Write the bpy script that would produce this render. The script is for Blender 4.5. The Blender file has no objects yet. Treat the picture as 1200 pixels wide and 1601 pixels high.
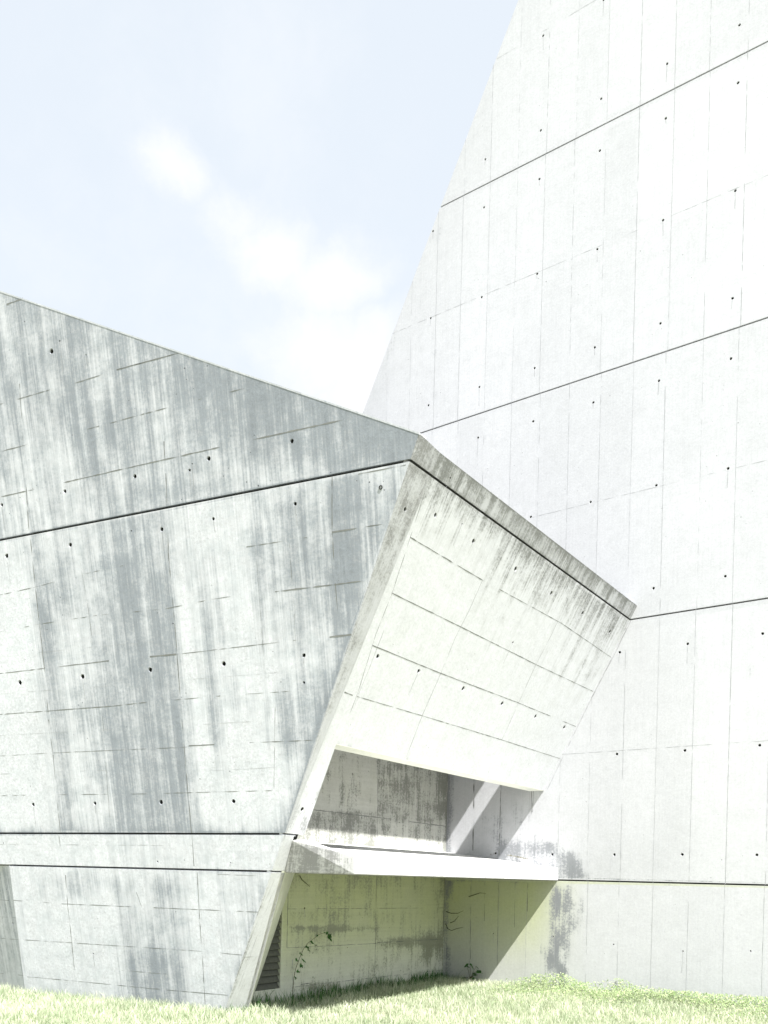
import bpy, bmesh, math, random
import numpy as np
from mathutils import Vector
from mathutils.geometry import delaunay_2d_cdt
rnd = random.Random(7)
scene = bpy.context.scene
col = scene.collection

# ------------------------------------------------------------------ camera
F_PX, CXP, CYP, EYE, ROLL = 1358.0, 600.0, 1373.0, 1.6, math.atan(.026)
cam = bpy.data.cameras.new('camera'); cam_o = bpy.data.objects.new('camera', cam); col.objects.link(cam_o)
cam.sensor_fit = 'VERTICAL'; cam.sensor_height = 36; cam.lens = F_PX/1601*36
cam.shift_y = (CYP-800.5)/1601; cam.clip_end = 4000
cam_o.location = (0, 0, EYE)
cam_o.rotation_mode = 'XYZ'
from mathutils import Matrix
cam_o.matrix_world = Matrix.Translation((0, 0, EYE)) @ Matrix.Rotation(math.radians(90), 4, 'X') @ Matrix.Rotation(ROLL, 4, 'Z')
scene.camera = cam_o

# plan directions: T runs along the tower wall (away, to the left), E runs into the tower wall
T = np.array([-.81155629, .58427424, 0.]); E = np.array([.58427424, .81155629, 0.]); UP = np.array([0, 0, 1.])
# direction towards the sun
SUN = -T*.72 + UP - E*.30
SUN /= np.linalg.norm(SUN)
sun_el = math.asin(SUN[2]); sun_az = math.atan2(SUN[0], SUN[1])

# ------------------------------------------------------------------ light, sky, exposure
sl = bpy.data.lights.new('sun', 'SUN'); so = bpy.data.objects.new('sun', sl); col.objects.link(so)
sl.energy = 5.0; sl.angle = math.radians(.5); sl.color = (1, .98, .95)
so.rotation_euler = Vector(-SUN).to_track_quat('-Z', 'Y').to_euler()
scene.view_settings.view_transform = 'Standard'; scene.view_settings.look = 'None'
scene.view_settings.exposure = 1.27; scene.view_settings.gamma = 1

def ray(x, y):
    u = (x-CXP)/F_PX; v = (CYP-y)/F_PX; c, s = math.cos(ROLL), math.sin(ROLL)
    return np.array([u*c-v*s, 1., u*s+v*c])
def proj(P):
    X = P[..., 0]/P[..., 1]; Z = (P[..., 2]-EYE)/P[..., 1]; c, s = math.cos(ROLL), math.sin(ROLL)
    return CXP+(X*c+Z*s)*F_PX, CYP-(-X*s+Z*c)*F_PX

world = bpy.data.worlds.new('World'); scene.world = world; world.use_nodes = True
class NT:
    """small helper to write node trees tersely"""
    def __init__(s, t): s.t = t; t.nodes.clear()
    def n(s, typ, **k):
        o = s.t.nodes.new(typ)
        for a, b in k.items():
            if a.startswith('i_'):
                o.inputs[int(a[2:]) if a[2:].isdigit() else a[2:]].default_value = b
            else: setattr(o, a, b)
        return o
    def set(s, sock, v):
        if isinstance(v, bpy.types.NodeSocket): s.t.links.new(v, sock)
        elif v is not None: sock.default_value = v
    def m(s, op, a, b=None, c=None, clamp=False):
        o = s.t.nodes.new('ShaderNodeMath'); o.operation = op; o.use_clamp = clamp
        s.set(o.inputs[0], a); s.set(o.inputs[1], b); s.set(o.inputs[2], c); return o.outputs[0]
    def step(s, v, a, b):
        o = s.t.nodes.new('ShaderNodeMapRange'); o.interpolation_type = 'SMOOTHSTEP'
        s.set(o.inputs[0], v); o.inputs[1].default_value = a; o.inputs[2].default_value = b; return o.outputs[0]
    def mix(s, f, a, b, mode='MIX'):
        o = s.t.nodes.new('ShaderNodeMix'); o.data_type = 'RGBA'; o.blend_type = mode
        s.set(o.inputs[0], f); s.set(o.inputs[6], a); s.set(o.inputs[7], b); return o.outputs[2]
    def noise(s, vec, scale=1., detail=4., rough=.5, dim='3D', dist=0.):
        o = s.n('ShaderNodeTexNoise', noise_dimensions=dim); s.set(o.inputs['Vector'], vec)
        o.inputs['Scale'].default_value = scale; o.inputs['Detail'].default_value = detail
        o.inputs['Roughness'].default_value = rough; o.inputs['Distortion'].default_value = dist; return o.outputs[0]
    def vmap(s, vec, sc, loc=(0, 0, 0)):
        o = s.n('ShaderNodeMapping'); s.set(o.inputs['Vector'], vec)
        o.inputs['Scale'].default_value = sc; o.inputs['Location'].default_value = loc; return o.outputs[0]

def rgba(*c): return (c[0], c[1], c[2], 1)

W = NT(world.node_tree)
sky = W.n('ShaderNodeTexSky', sky_type='NISHITA', sun_disc=False)
sky.sun_elevation = sun_el; sky.sun_rotation = sun_az; sky.air_density = 1.0; sky.dust_density = 1.5; sky.ozone_density = 1.0
tc0 = W.n('ShaderNodeTexCoord').outputs['Generated']
warp = W.n('ShaderNodeTexNoise', i_Scale=9.0, i_Detail=6.0, i_Roughness=.6); W.set(warp.inputs['Vector'], tc0)
wv = W.n('ShaderNodeVectorMath', operation='SUBTRACT'); W.set(wv.inputs[0], warp.outputs['Color']); wv.inputs[1].default_value = (.5, .5, .5)
wm = W.n('ShaderNodeVectorMath', operation='MULTIPLY_ADD'); W.set(wm.inputs[0], wv.outputs[0]); wm.inputs[1].default_value = (.07, .07, .07); W.set(wm.inputs[2], tc0)
tc = wm.outputs[0]
SKY_STR = .11
hazy = W.mix(.80, sky.outputs[0], rgba(3.66, 3.87, 4.02))              # thin high veil whitening the blue
# a few soft cumulus clouds, placed by direction
wn = W.noise(tc, 7, 6, .6); wn2 = W.noise(tc, 19, 6, .62)
msk = None
for (px, py, rx, rz, amp) in [(270, 262, 46, 30, .75), (355, 335, 62, 38, .7), (420, 385, 80, 46, .8), (520, 425, 80, 52, .8),
                              (520, 560, 120, 70, .85), (600, 610, 150, 100, .9), (420, 600, 90, 50, .5)]:
    d = ray(px, py); d /= np.linalg.norm(d)
    right = np.cross(d, UP); right /= np.linalg.norm(right); upv = np.cross(right, d)
    k = F_PX/ math.sqrt(1+((CYP-py)/F_PX)**2)
    dots = []
    for ax, r in ((right, rx/k), (upv, rz/k)):
        o = W.n('ShaderNodeVectorMath', operation='DOT_PRODUCT'); W.set(o.inputs[0], tc); o.inputs[1].default_value = tuple(ax/r)
        dots.append(W.m('POWER', W.m('SUBTRACT', o.outputs['Value'], float(d@ax)/r), 2.0))
    o = W.n('ShaderNodeVectorMath', operation='DOT_PRODUCT'); W.set(o.inputs[0], tc); o.inputs[1].default_value = tuple(d)
    front = W.m('GREATER_THAN', o.outputs['Value'], .3)
    r2 = W.m('ADD', dots[0], dots[1])
    g = W.m('MULTIPLY', W.m('MULTIPLY', W.m('EXPONENT', W.m('MULTIPLY', r2, -1.)), amp), front)
    msk = g if msk is None else W.m('MAXIMUM', msk, g)
cl = W.m('ADD', msk, W.m('ADD', W.m('MULTIPLY', W.m('SUBTRACT', wn, .5), .9), W.m('MULTIPLY', W.m('SUBTRACT', wn2, .5), .5)))
wisps = W.m('MULTIPLY', W.step(W.noise(tc, 4, 6, .65), .45, .8), .3)
cmask = W.m('ADD', W.m('MULTIPLY', W.m('MULTIPLY', W.step(cl, .25, .95), .9), W.m('GREATER_THAN', msk, .02)), wisps, clamp=True)
skyc = W.mix(cmask, hazy, rgba(4.0, 4.03, 4.08))
bg = W.n('ShaderNodeBackground'); W.set(bg.inputs[0], skyc); bg.inputs[1].default_value = SKY_STR
wo = W.n('ShaderNodeOutputWorld'); W.t.links.new(bg.outputs[0], wo.inputs[0])

# ------------------------------------------------------------------ materials
def concrete(name, base, dark, warm, streak=1.0, board='V', board_amt=.07, pores=.35, bump=.25, patch=.10, thr=(.36, .80), streaksc=(7, .35), grain=.13):
    m = bpy.data.materials.new(name); m.use_nodes = True; N = NT(m.node_tree)
    uv = N.n('ShaderNodeUVMap').outputs[0]
    at = N.n('ShaderNodeAttribute', attribute_name='stain').outputs['Fac']
    tn = N.n('ShaderNodeAttribute', attribute_name='tone').outputs['Fac']
    st = N.noise(N.vmap(uv, (streaksc[0], streaksc[1], 1)), 1, 6, .62)
    st2 = N.noise(N.vmap(uv, (streaksc[0]*5, streaksc[1]*2.2, 1), (3, 7, 0)), 1, 3, .6)
    bl = N.noise(uv, 1.1, 8, .68)
    bl2 = N.noise(N.vmap(uv, (1, 1, 1), (31, 4, 0)), 4.5, 6, .65)
    sp = N.step(N.noise(uv, 30, 6, .8), .30, .70)
    fb = N.noise(N.vmap(uv, (42, .9, 1) if board == 'V' else (1.1, 36, 1)), 1, 3, .6)
    a = N.m('MULTIPLY', N.m('SUBTRACT', st, .5), 1.5*streak)
    b = N.m('MULTIPLY', N.m('SUBTRACT', st2, .5), .9*streak)
    c = N.m('MULTIPLY', N.m('SUBTRACT', bl, .5), 1.1)
    d = N.m('ADD', N.m('MULTIPLY', N.m('SUBTRACT', sp, .5), .55), N.m('MULTIPLY', N.m('SUBTRACT', bl2, .5), .8))
    s = N.m('ADD', N.m('ADD', N.m('ADD', a, b), N.m('ADD', c, d)), N.m('MULTIPLY', at, .95))
    S = N.step(s, *thr)
    gate = N.step(at, -.02, .35)
    S = N.m('MULTIPLY', S, N.m('ADD', N.m('MULTIPLY', gate, .8), .2))
    basec = N.mix(N.step(bl2, .38, .7), rgba(*base), rgba(*warm))
    basec = N.mix(tn, basec, rgba(*dark))
    al = N.n('ShaderNodeAttribute', attribute_name='algae').outputs['Fac']
    basec = N.mix(N.m('MULTIPLY', al, N.m('ADD', .45, bl)), basec, rgba(.46, .49, .30))  # green bounce from the grass painted into the colour, with some algal green
    cc = N.mix(S, basec, rgba(*dark))
    g = N.m('ADD', 1.0, N.m('MULTIPLY', N.m('SUBTRACT', fb, .5), board_amt*2))
    g = N.m('ADD', g, N.m('MULTIPLY', N.m('SUBTRACT', sp, .5), grain))
    g = N.m('ADD', g, N.m('MULTIPLY', N.m('SUBTRACT', N.noise(uv, 9, 5, .7), .5), grain*1.3))
    g = N.m('ADD', g, N.m('MULTIPLY', N.m('SUBTRACT', bl, .5), patch*2))
    g = N.m('ADD', g, N.m('MULTIPLY', N.m('SUBTRACT', bl2, .5), patch))
    vo = N.n('ShaderNodeTexVoronoi', feature='F1'); N.set(vo.inputs['Vector'], uv); vo.inputs['Scale'].default_value = 15
    vr = N.n('ShaderNodeSeparateColor'); N.set(vr.inputs[0], vo.outputs['Color'])
    rad = N.m('MULTIPLY', N.m('POWER', vr.outputs[0], 4.0), .14)
    dense = N.step(N.noise(uv, .7, 3, .6), .42, .68)
    pore = N.m('MULTIPLY', N.m('LESS_THAN', vo.outputs['Distance'], rad), N.m('ADD', N.m('MULTIPLY', dense, .75), .12))
    g = N.m('MULTIPLY', g, N.m('SUBTRACT', 1.0, N.m('MULTIPLY', pore, pores*2)))
    cc = N.mix(1.0, cc, N.n('ShaderNodeCombineColor').outputs[0], 'MULTIPLY')
    comb = [n for n in N.t.nodes if n.bl_idname == 'ShaderNodeCombineColor'][-1]
    for i in range(3): N.set(comb.inputs[i], g)
    bs = N.n('ShaderNodeBsdfPrincipled'); N.set(bs.inputs['Base Color'], cc); bs.inputs['Roughness'].default_value = .85
    bs.inputs['Specular IOR Level'].default_value = .25
    h = N.m('ADD', N.m('MULTIPLY', fb, .5), N.m('ADD', N.m('MULTIPLY', sp, .5), N.m('MULTIPLY', pore, -1.2)))
    bp = N.n('ShaderNodeBump'); bp.inputs['Strength'].default_value = bump; bp.inputs['Distance'].default_value = .004
    N.set(bp.inputs['Height'], h); N.set(bs.inputs['Normal'], bp.outputs[0])
    o = N.n('ShaderNodeOutputMaterial'); N.t.links.new(bs.outputs[0], o.inputs[0]); return m
def simple(name, c, rough=.8, var=.3, scale=20, sub=0):
    m = bpy.data.materials.new(name); m.use_nodes = True; N = NT(m.node_tree)
    g = N.n('ShaderNodeNewGeometry'); n = N.noise(g.outputs['Position'], scale, 5, .6)
    cc = N.mix(n, rgba(*[x*(1-var) for x in c]), rgba(*[min(1, x*(1+var)) for x in c]))
    bs = N.n('ShaderNodeBsdfPrincipled'); N.set(bs.inputs['Base Color'], cc); bs.inputs['Roughness'].default_value = rough
    o = N.n('ShaderNodeOutputMaterial'); N.t.links.new(bs.outputs[0], o.inputs[0]); return m
M = {}
M['side'] = concrete('concrete_side', (.57, .58, .62), (.23, .25, .28), (.50, .52, .555), streak=1.0, board_amt=.10, pores=.5, patch=.20, thr=(.10, 1.08), streaksc=(9, .5), grain=.34)
M['front'] = concrete('concrete_front', (.61, .62, .655), (.17, .175, .17), (.565, .575, .60), streak=.95, streaksc=(11, .5), board_amt=.06, pores=.35, patch=.09, thr=(.22, 1.05), grain=.2)
M['tower'] = concrete('concrete_tower', (.535, .54, .562), (.23, .24, .255), (.505, .51, .53), streak=.8, board_amt=.06, pores=.3, patch=.07, thr=(.38, .9))
M['recess'] = concrete('concrete_recess', (.68, .69, .63), (.27, .28, .22), (.62, .63, .57), streak=.8, streaksc=(5, .7), board='H', board_amt=.10, pores=.5, patch=.2)
M['ledge_top_lit'] = concrete('concrete_ledge_top_lit', (.80, .80, .79), (.5, .5, .49), (.76, .76, .75), streak=.4, board_amt=.04, pores=.2, patch=.06)  # paler than the ledge: lightens its shaded top through colour
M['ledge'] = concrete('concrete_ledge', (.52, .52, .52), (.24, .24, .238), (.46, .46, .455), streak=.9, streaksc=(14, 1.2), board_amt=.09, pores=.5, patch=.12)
M['bevel'] = concrete('concrete_bevel', (.54, .55, .58), (.21, .212, .212), (.48, .49, .505), streak=.7, board_amt=.1, pores=.6, patch=.2, thr=(.2, .95))
M['roofing'] = simple('roof_felt', (.13, .13, .125), .95, .3, 14)
M['core'] = simple('joint_filler', (.035, .037, .035), .95)
M['seam'] = simple('seam_dirt', (.17, .175, .17), .95, .5, 9)
M['seam_pale'] = simple('seam_grey', (.33, .335, .35), .95, .3, 9)

# ------------------------------------------------------------------ object helpers
def mesh_obj(name, verts, faces, mats, parent=None, fm=None, uvs=None, attrs=None, smooth=False):
    me = bpy.data.meshes.new(name); me.from_pydata([tuple(v) for v in verts], [], faces)
    for m in (mats if isinstance(mats, (list, tuple)) else [mats]): me.materials.append(m)
    if fm is not None: me.polygons.foreach_set('material_index', fm)
    if uvs is not None:
        ul = me.uv_layers.new(name='UVMap'); li = np.zeros(len(me.loops), dtype=np.int32); me.loops.foreach_get('vertex_index', li)
        ul.data.foreach_set('uv', np.asarray(uvs, dtype=np.float32)[li].ravel())
    for k, a in (attrs or {}).items():
        at = me.attributes.new(k, 'FLOAT', 'POINT'); at.data.foreach_set('value', np.asarray(a, dtype=np.float32))
    if smooth: me.polygons.foreach_set('use_smooth', [True]*len(me.polygons))
    me.update()
    o = bpy.data.objects.new(name, me); col.objects.link(o)
    if parent is not None:
        o.parent = parent; o.matrix_parent_inverse = Matrix.Translation(parent.location).inverted()
    return o
def thing(name, loc, label, cat, group=None):
    o = bpy.data.objects.new(name, None); col.objects.link(o); o.location = loc; o.empty_display_size = .2
    o['label'] = label; o['category'] = cat
    if group: o['group'] = group
    return o
def tag(o, label, cat=None, kind=None, group=None):
    if label: o['label'] = label
    if cat: o['category'] = cat
    if kind: o['kind'] = kind
    if group: o['group'] = group
    return o

class Plane:
    """a wall plane: origin O, horizontal axis U, in-plane upward axis V, outward normal N"""
    def __init__(s, O, N, U):
        s.O = np.array(O, float); s.N = np.array(N, float)/np.linalg.norm(N); s.U = np.array(U, float)/np.linalg.norm(U)
        s.V = np.cross(s.N, s.U); s.V = s.V if s.V[2] > 0 else -s.V
    def px(s, x, y):
        d = ray(x, y); o = np.array([0, 0, EYE]); P = o+d*(((s.O-o)@s.N)/(d@s.N)); return s.uv(P)
    def uv(s, P): return np.array([(P-s.O)@s.U, (P-s.O)@s.V])
    def P(s, uv, off=0.):
        uv = np.asarray(uv, float); return s.O+uv[..., 0:1]*s.U+uv[..., 1:2]*s.V+off*s.N
    def vz(s, z): return (z-s.O[2])/s.V[2]

def clip(poly, v0, keep_above):
    out = []
    for i in range(len(poly)):
        a, b = poly[i], poly[(i+1) % len(poly)]
        ia = (a[1] >= v0) == keep_above; ib = (b[1] >= v0) == keep_above
        if ia: out.append(a)
        if ia != ib:
            t = (v0-a[1])/(b[1]-a[1]); out.append(np.array([a[0]+t*(b[0]-a[0]), v0]))
    return out
def inside(pts, poly):
    x, y = pts[:, 0], pts[:, 1]; r = np.zeros(len(pts), bool); n = len(poly)
    for i in range(n):
        x1, y1 = poly[i]; x2, y2 = poly[(i+1) % n]
        if y1 == y2: continue
        c = ((y1 > y) != (y2 > y)) & (x < (x2-x1)*(y-y1)/(y2-y1)+x1); r ^= c
    return r
def edge_dist(pts, poly):
    d = np.full(len(pts), 1e9)
    for i in range(len(poly)):
        a = np.array(poly[i]); b = np.array(poly[(i+1) % len(poly)]); ab = b-a
        t = np.clip(((pts-a)@ab)/(ab@ab), 0, 1); d = np.minimum(d, np.linalg.norm(pts-(a+t[:, None]*ab), axis=1))
    return d

def plate(name, pl, poly, D, mats, parent, holes=(), seams=(), grid=.07, stain=None, tone=None, algae=None, openings=(), back=False):
    """flat concrete panel in plane pl: outline poly (uv), swept by D for its edges, real tie holes, seam lines, stain/tone data"""
    poly = [np.array(p, float) for p in poly]
    P2 = np.array(poly); lo, hi = P2.min(0), P2.max(0)
    gx, gy = np.meshgrid(np.arange(lo[0]+grid*.5, hi[0], grid), np.arange(lo[1]+grid*.5, hi[1], grid))
    g = np.stack([gx.ravel(), gy.ravel()], 1)
    g += (np.random.RandomState(3).rand(*g.shape)-.5)*grid*.4
    g = g[inside(g, poly)]
    g = g[edge_dist(g, poly) > grid*.35]
    loops = []; hl = []
    for (hu, hv, r) in holes:
        c = np.array([hu, hv])
        if not inside(c[None], poly)[0] or edge_dist(c[None], poly)[0] < r*1.3: continue
        a0 = rnd.random()*6; n = 12
        lp = [c+np.array([math.cos(a0+k*2*math.pi/n), math.sin(a0+k*2*math.pi/n)])*r*(1+.12*rnd.uniform(-1, 1)) for k in range(n)]
        loops.append(lp); hl.append((c, r))
        g = g[np.linalg.norm(g-c, axis=1) > r*1.5]
    for op in openings:
        g = g[~inside(g, op)]; g = g[edge_dist(g, op) > grid*.35]
    verts = list(map(tuple, poly)); edges = [(i, (i+1) % len(poly)) for i in range(len(poly))]
    for lp in loops+[list(o) for o in openings]:
        b = len(verts); verts += [tuple(p) for p in lp]; edges += [(b+i, b+(i+1) % len(lp)) for i in range(len(lp))]
    verts += [tuple(p) for p in g]
    vo, _, fo, *_ = delaunay_2d_cdt([Vector(v) for v in verts], edges, [], 0, 1e-6)
    V = np.array([(v.x, v.y) for v in vo]); Fc = np.array([list(f) for f in fo])
    c = V[Fc].mean(1); ok = inside(c, poly)
    for (hc, r) in hl: ok &= np.linalg.norm(c-hc, axis=1) > r*.86
    for op in openings: ok &= ~inside(c, op)
    Fc = Fc[ok]
    # orient
    a, b, d = V[Fc[:, 0]], V[Fc[:, 1]], V[Fc[:, 2]]
    handed = np.cross(pl.U, pl.V)@pl.N
    ar = ((b-a)[:, 0]*(d-a)[:, 1]-(b-a)[:, 1]*(d-a)[:, 0])*handed
    Fc[ar < 0] = Fc[ar < 0][:, ::-1]
    W3 = list(pl.P(V)); faces = [tuple(int(i) for i in f) for f in Fc]; fm = [0]*len(faces); uv = [tuple(v) for v in V]
    def strip(ring, vec, m=0, rev=False, close=True, shrink=None):
        n = len(ring); b = len(W3); c = np.mean(ring, axis=0)
        for p in ring: W3.append(pl.P(np.array(p))); uv.append(tuple(p))
        for p in ring:
            q = np.array(p) if shrink is None else c+(np.array(p)-c)*shrink
            W3.append(pl.P(q)+vec); uv.append((p[0]+.03, p[1]+.03))
        for i in range(n):
            j = (i+1) % n; faces.append((b+i, b+j, b+n+j, b+n+i)); fm.append(m)
        return b+n, n
    D = np.array(D, float)
    b, n = strip(poly, D)
    if back: faces.append(tuple(range(b, b+n))); fm.append(0)
    for op in openings: strip(list(op), D)
    for lp in loops:
        b, n = strip(lp, -pl.N*.012, 0, shrink=.8)
        ring2 = [tuple(V_) for V_ in lp]
        c0 = np.mean(lp, axis=0); lp2 = [c0+(p-c0)*.8 for p in lp]
        k = len(W3)
        for p in lp2: W3.append(pl.P(p)-pl.N*.012); uv.append(tuple(p))
        for p in lp2: W3.append(pl.P(c0+(p-c0)*.75)-pl.N*.055); uv.append(tuple(p))
        for i in range(n):
            j = (i+1) % n; faces.append((k+i, k+j, k+n+j, k+n+i)); fm.append(1)
        faces.append(tuple(range(k+n, k+2*n))); fm.append(1)
    extra = []
    for (hc, r) in hl:
        if rnd.random() < .4: extra.append(([hc-np.array([0, r*1.05]), hc-np.array([rnd.uniform(-.01, .01), r+rnd.uniform(.04, .3)])], .006, .1, 2))
    seams = list(seams)+extra
    # seam ribbons: hairline dirt along the formwork joints, 1.2 mm proud, width wandering, with gaps
    for (pts, w, gap, mi) in seams:
        pts = [np.array(p, float) for p in pts]
        for a, b_ in zip(pts[:-1], pts[1:]):
            L = np.linalg.norm(b_-a)
            if L < 1e-4: continue
            dr = (b_-a)/L; nn = np.array([-dr[1], dr[0]]); n = max(2, int(L/.06))
            ws = [0 if rnd.random() < gap*.5 else w*rnd.uniform(.35, 1.3) for _ in range(n+1)]
            run = 0
            for i in range(n+1):
                if run > 0: ws[i] = 0; run -= 1
                elif rnd.random() < gap*.15: run = rnd.randint(2, 7)
            jit = [rnd.uniform(-1, 1)*.0012 for _ in range(n+1)]
            for i in range(n):
                if ws[i] <= 0 and ws[i+1] <= 0: continue
                p, q = a+dr*(L*i/n)+nn*jit[i], a+dr*(L*(i+1)/n)+nn*jit[i+1]
                mid = ((p+q)/2)[None]
                if not inside(mid, poly)[0]: continue
                if any(inside(mid, op)[0] for op in openings): continue
                k = len(W3)
                for z in (p-nn*ws[i]/2, q-nn*ws[i+1]/2, q+nn*ws[i+1]/2, p+nn*ws[i]/2): W3.append(pl.P(z)+pl.N*.0012); uv.append(tuple(z))
                faces.append((k, k+1, k+2, k+3)); fm.append(mi)
    W3 = np.array([np.ravel(w) for w in W3])
    px, py = proj(W3); UVn = np.array(uv)
    st = stain(px, py, UVn) if stain else np.zeros(len(W3)); tn = tone(px, py, UVn) if tone else np.zeros(len(W3))
    return mesh_obj(name, W3, faces, mats, parent, fm, UVn, {'stain': st, 'tone': tn, 'algae': algae(px, py, UVn) if algae else np.zeros(len(W3))})

def banded(names, pl, poly, cuts, D, mats, parent, gap=.022, dark_edges=None, **k):
    """split a wall at its level shadow gaps into stacked panels, with a dark core showing in the gaps"""
    vs = [pl.vz(z) for z in cuts]; bands = []
    edges = [-1e9]+vs+[1e9]
    for i in range(len(edges)-1):
        p = [np.array(q, float) for q in poly]
        if edges[i] > -1e8: p = clip(p, edges[i]+gap/2, True)
        if edges[i+1] < 1e8: p = clip(p, edges[i+1]-gap/2, False)
        if len(p) < 3: continue
        q = [p[0]]
        for x in p[1:]:
            if np.linalg.norm(x-q[-1]) > 1e-4: q.append(x)
        if np.linalg.norm(q[0]-q[-1]) < 1e-4: q.pop()
        nm = names[i]; lab = None
        if isinstance(nm, tuple): nm, lab = nm
        o = plate(nm, pl, q, -pl.N*.07, mats, parent, **k); bands.append(o)
        if lab: o['label'] = lab
    # core
    c = np.mean(poly, axis=0); n = len(poly)
    fr = [pl.P(np.array(p)) - pl.N*.045 for p in poly]; bk = [f+np.array(D) for f in fr]
    # front of the core as one ngon, pulled 4 mm in from the outline
    P2 = [np.array(p, float) for p in poly]; ins = []
    area = sum(P2[i][0]*P2[(i+1) % n][1]-P2[(i+1) % n][0]*P2[i][1] for i in range(n)); sg = 1 if area > 0 else -1
    for i in range(n):
        a, b, d = P2[i-1], P2[i], P2[(i+1) % n]
        e1 = (b-a)/np.linalg.norm(b-a); e2 = (d-b)/np.linalg.norm(d-b)
        m = np.array([-e1[1], e1[0]])+np.array([-e2[1], e2[0]]); m = m*sg; L = np.linalg.norm(m); m = m/L if L > 1e-6 else m
        ins.append(b+m*.004)
    fr = [pl.P(p)-pl.N*.05 for p in ins]; bk = [f+np.array(D) for f in fr]
    faces = [tuple(range(n)), tuple(range(2*n-1, n-1, -1))]+[(i, (i+1) % n, n+(i+1) % n, n+i) for i in range(n)]
    mesh_obj('wall_core', fr+bk, faces, [M['core'], mats[0]], parent, [0, 1]+[(0 if dark_edges == 'all' or (dark_edges and i in dark_edges) else 1) for i in range(n)], [(0, 0)]*(2*n))
    return bands

# value noise for stains on the walls (fixed to the wall), some with shade painted in
def vnoise(u, v, seed=0):
    iu = np.floor(u).astype(int); iv = np.floor(v).astype(int); fu = u-iu; fv = v-iv
    fu = fu*fu*(3-2*fu); fv = fv*fv*(3-2*fv)
    def h(a, b):
        x = np.sin(a*127.1+b*311.7+seed*74.7)*43758.5453; return x-np.floor(x)
    return (h(iu, iv)*(1-fu)+h(iu+1, iv)*fu)*(1-fv)+(h(iu, iv+1)*(1-fu)+h(iu+1, iv+1)*fu)*fv
def sstep(x, a, b):
    t = np.clip((x-a)/(b-a), 0, 1); return t*t*(3-2*t)
def box(x, y, x0, x1, y0, y1, sx, sy):
    return sstep(x, x0-sx, x0+sx)*(1-sstep(x, x1-sx, x1+sx))*sstep(y, y0-sy, y0+sy)*(1-sstep(y, y1-sy, y1+sy))

# ------------------------------------------------------------------ wall planes
az = math.radians(65.1); dL = np.array([-math.sin(az), math.cos(az), 0]); nLh = np.array([-dL[1], dL[0], 0])
nLh = nLh if nLh[1] < 0 else -nLh
tl = math.radians(12.2); nL = nLh*math.cos(tl)-UP*math.sin(tl)
def ground_hit(x, y, z=0.):
    d = ray(x, y); return np.array([0, 0, EYE])+d*((z-EYE)/d[2])
G0 = ground_hit(350, 1583)
PL = Plane(G0, nL, dL)                              # leaning side wall of the low wing
foldtop = np.ravel(PL.P(PL.px(640, 722))); fdir = (foldtop-G0)/np.linalg.norm(foldtop-G0)
nC = np.cross(E, fdir); nC = nC if nC[1] < 0 else -nC
PC = Plane(G0, nC, E)                               # leaning front wall of the low wing
TOFF = 12.07
PT = Plane(E*TOFF, -E, T)                           # tower wall
SB = 7.46
PB = Plane(T*SB+E*TOFF, -T, E)                      # back wall of the recess
def towerpt(s, z, off=0.): return T*s+E*(TOFF-off)+UP*z
Z1, Z2, Z3, Z4 = 1.64, 5.385, 9.08, 12.75           # level shadow gaps
ZB = 2.04

# ------------------------------------------------------------------ tower
tower = thing('concrete_tower', tuple(towerpt(4, 0)), 'tall pale concrete tower with a slanting edge, filling the right of the view', 'tower')
def tuv(s, z): return np.array([s, PT.vz(z)])
a = PT.px(810, 0); b = PT.px(567, 645); sl_ = (a[0]-b[0])/(a[1]-b[1])
bot = tuv(b[0]+sl_*(-.3-b[1]), -.3); top = np.array([b[0]+sl_*(24-b[1]), 24.])
tow_poly = [bot, tuv(-4, -.3), tuv(-4, 24), top]
th = []
for k in range(-7, 9):
    s = 3.18+.97*k
    for z in (13.16, 14.62, 16.1, 12.40, 10.95, 9.50, 8.69, 7.22, 5.78): th.append((s, PT.vz(z)+rnd.uniform(-.01, .01), .021))
    s = 2.69+.965*k
    for z in (4.93, 3.47, 2.03): th.append((s, PT.vz(z)+rnd.uniform(-.01, .01), .022))
    th.append((s+.05*rnd.uniform(-1, 1), PT.vz(.75+rnd.uniform(-.05, .05)), .012))
ts = []
for k in range(-14, 14):
    for (z0, z1) in ((-.3, Z1), (Z1, Z2), (Z2, Z3), (Z3, Z4), (Z4, 20)):
        s = 3.07+.486*k+rnd.uniform(-.012, .012)
        if z0 < Z1: s += .0
        f = rnd.choice([.004, .005, .006, .0075]) if z0 < Z2 else rnd.choice([.0035, .0045, .006, .007])
        ts.append(([tuv(s, z0), tuv(s+rnd.uniform(-.008, .008), z1)], f, rnd.choice([.05, .2, .55]), 2))
for z, w in ((3.52, .006), (7.2, .005), (10.97, .005), (14.68, .006), (.55, .0)):
    if w: ts.append(([tuv(-4, z), tuv(12, z)], w, .5, 2))
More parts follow.
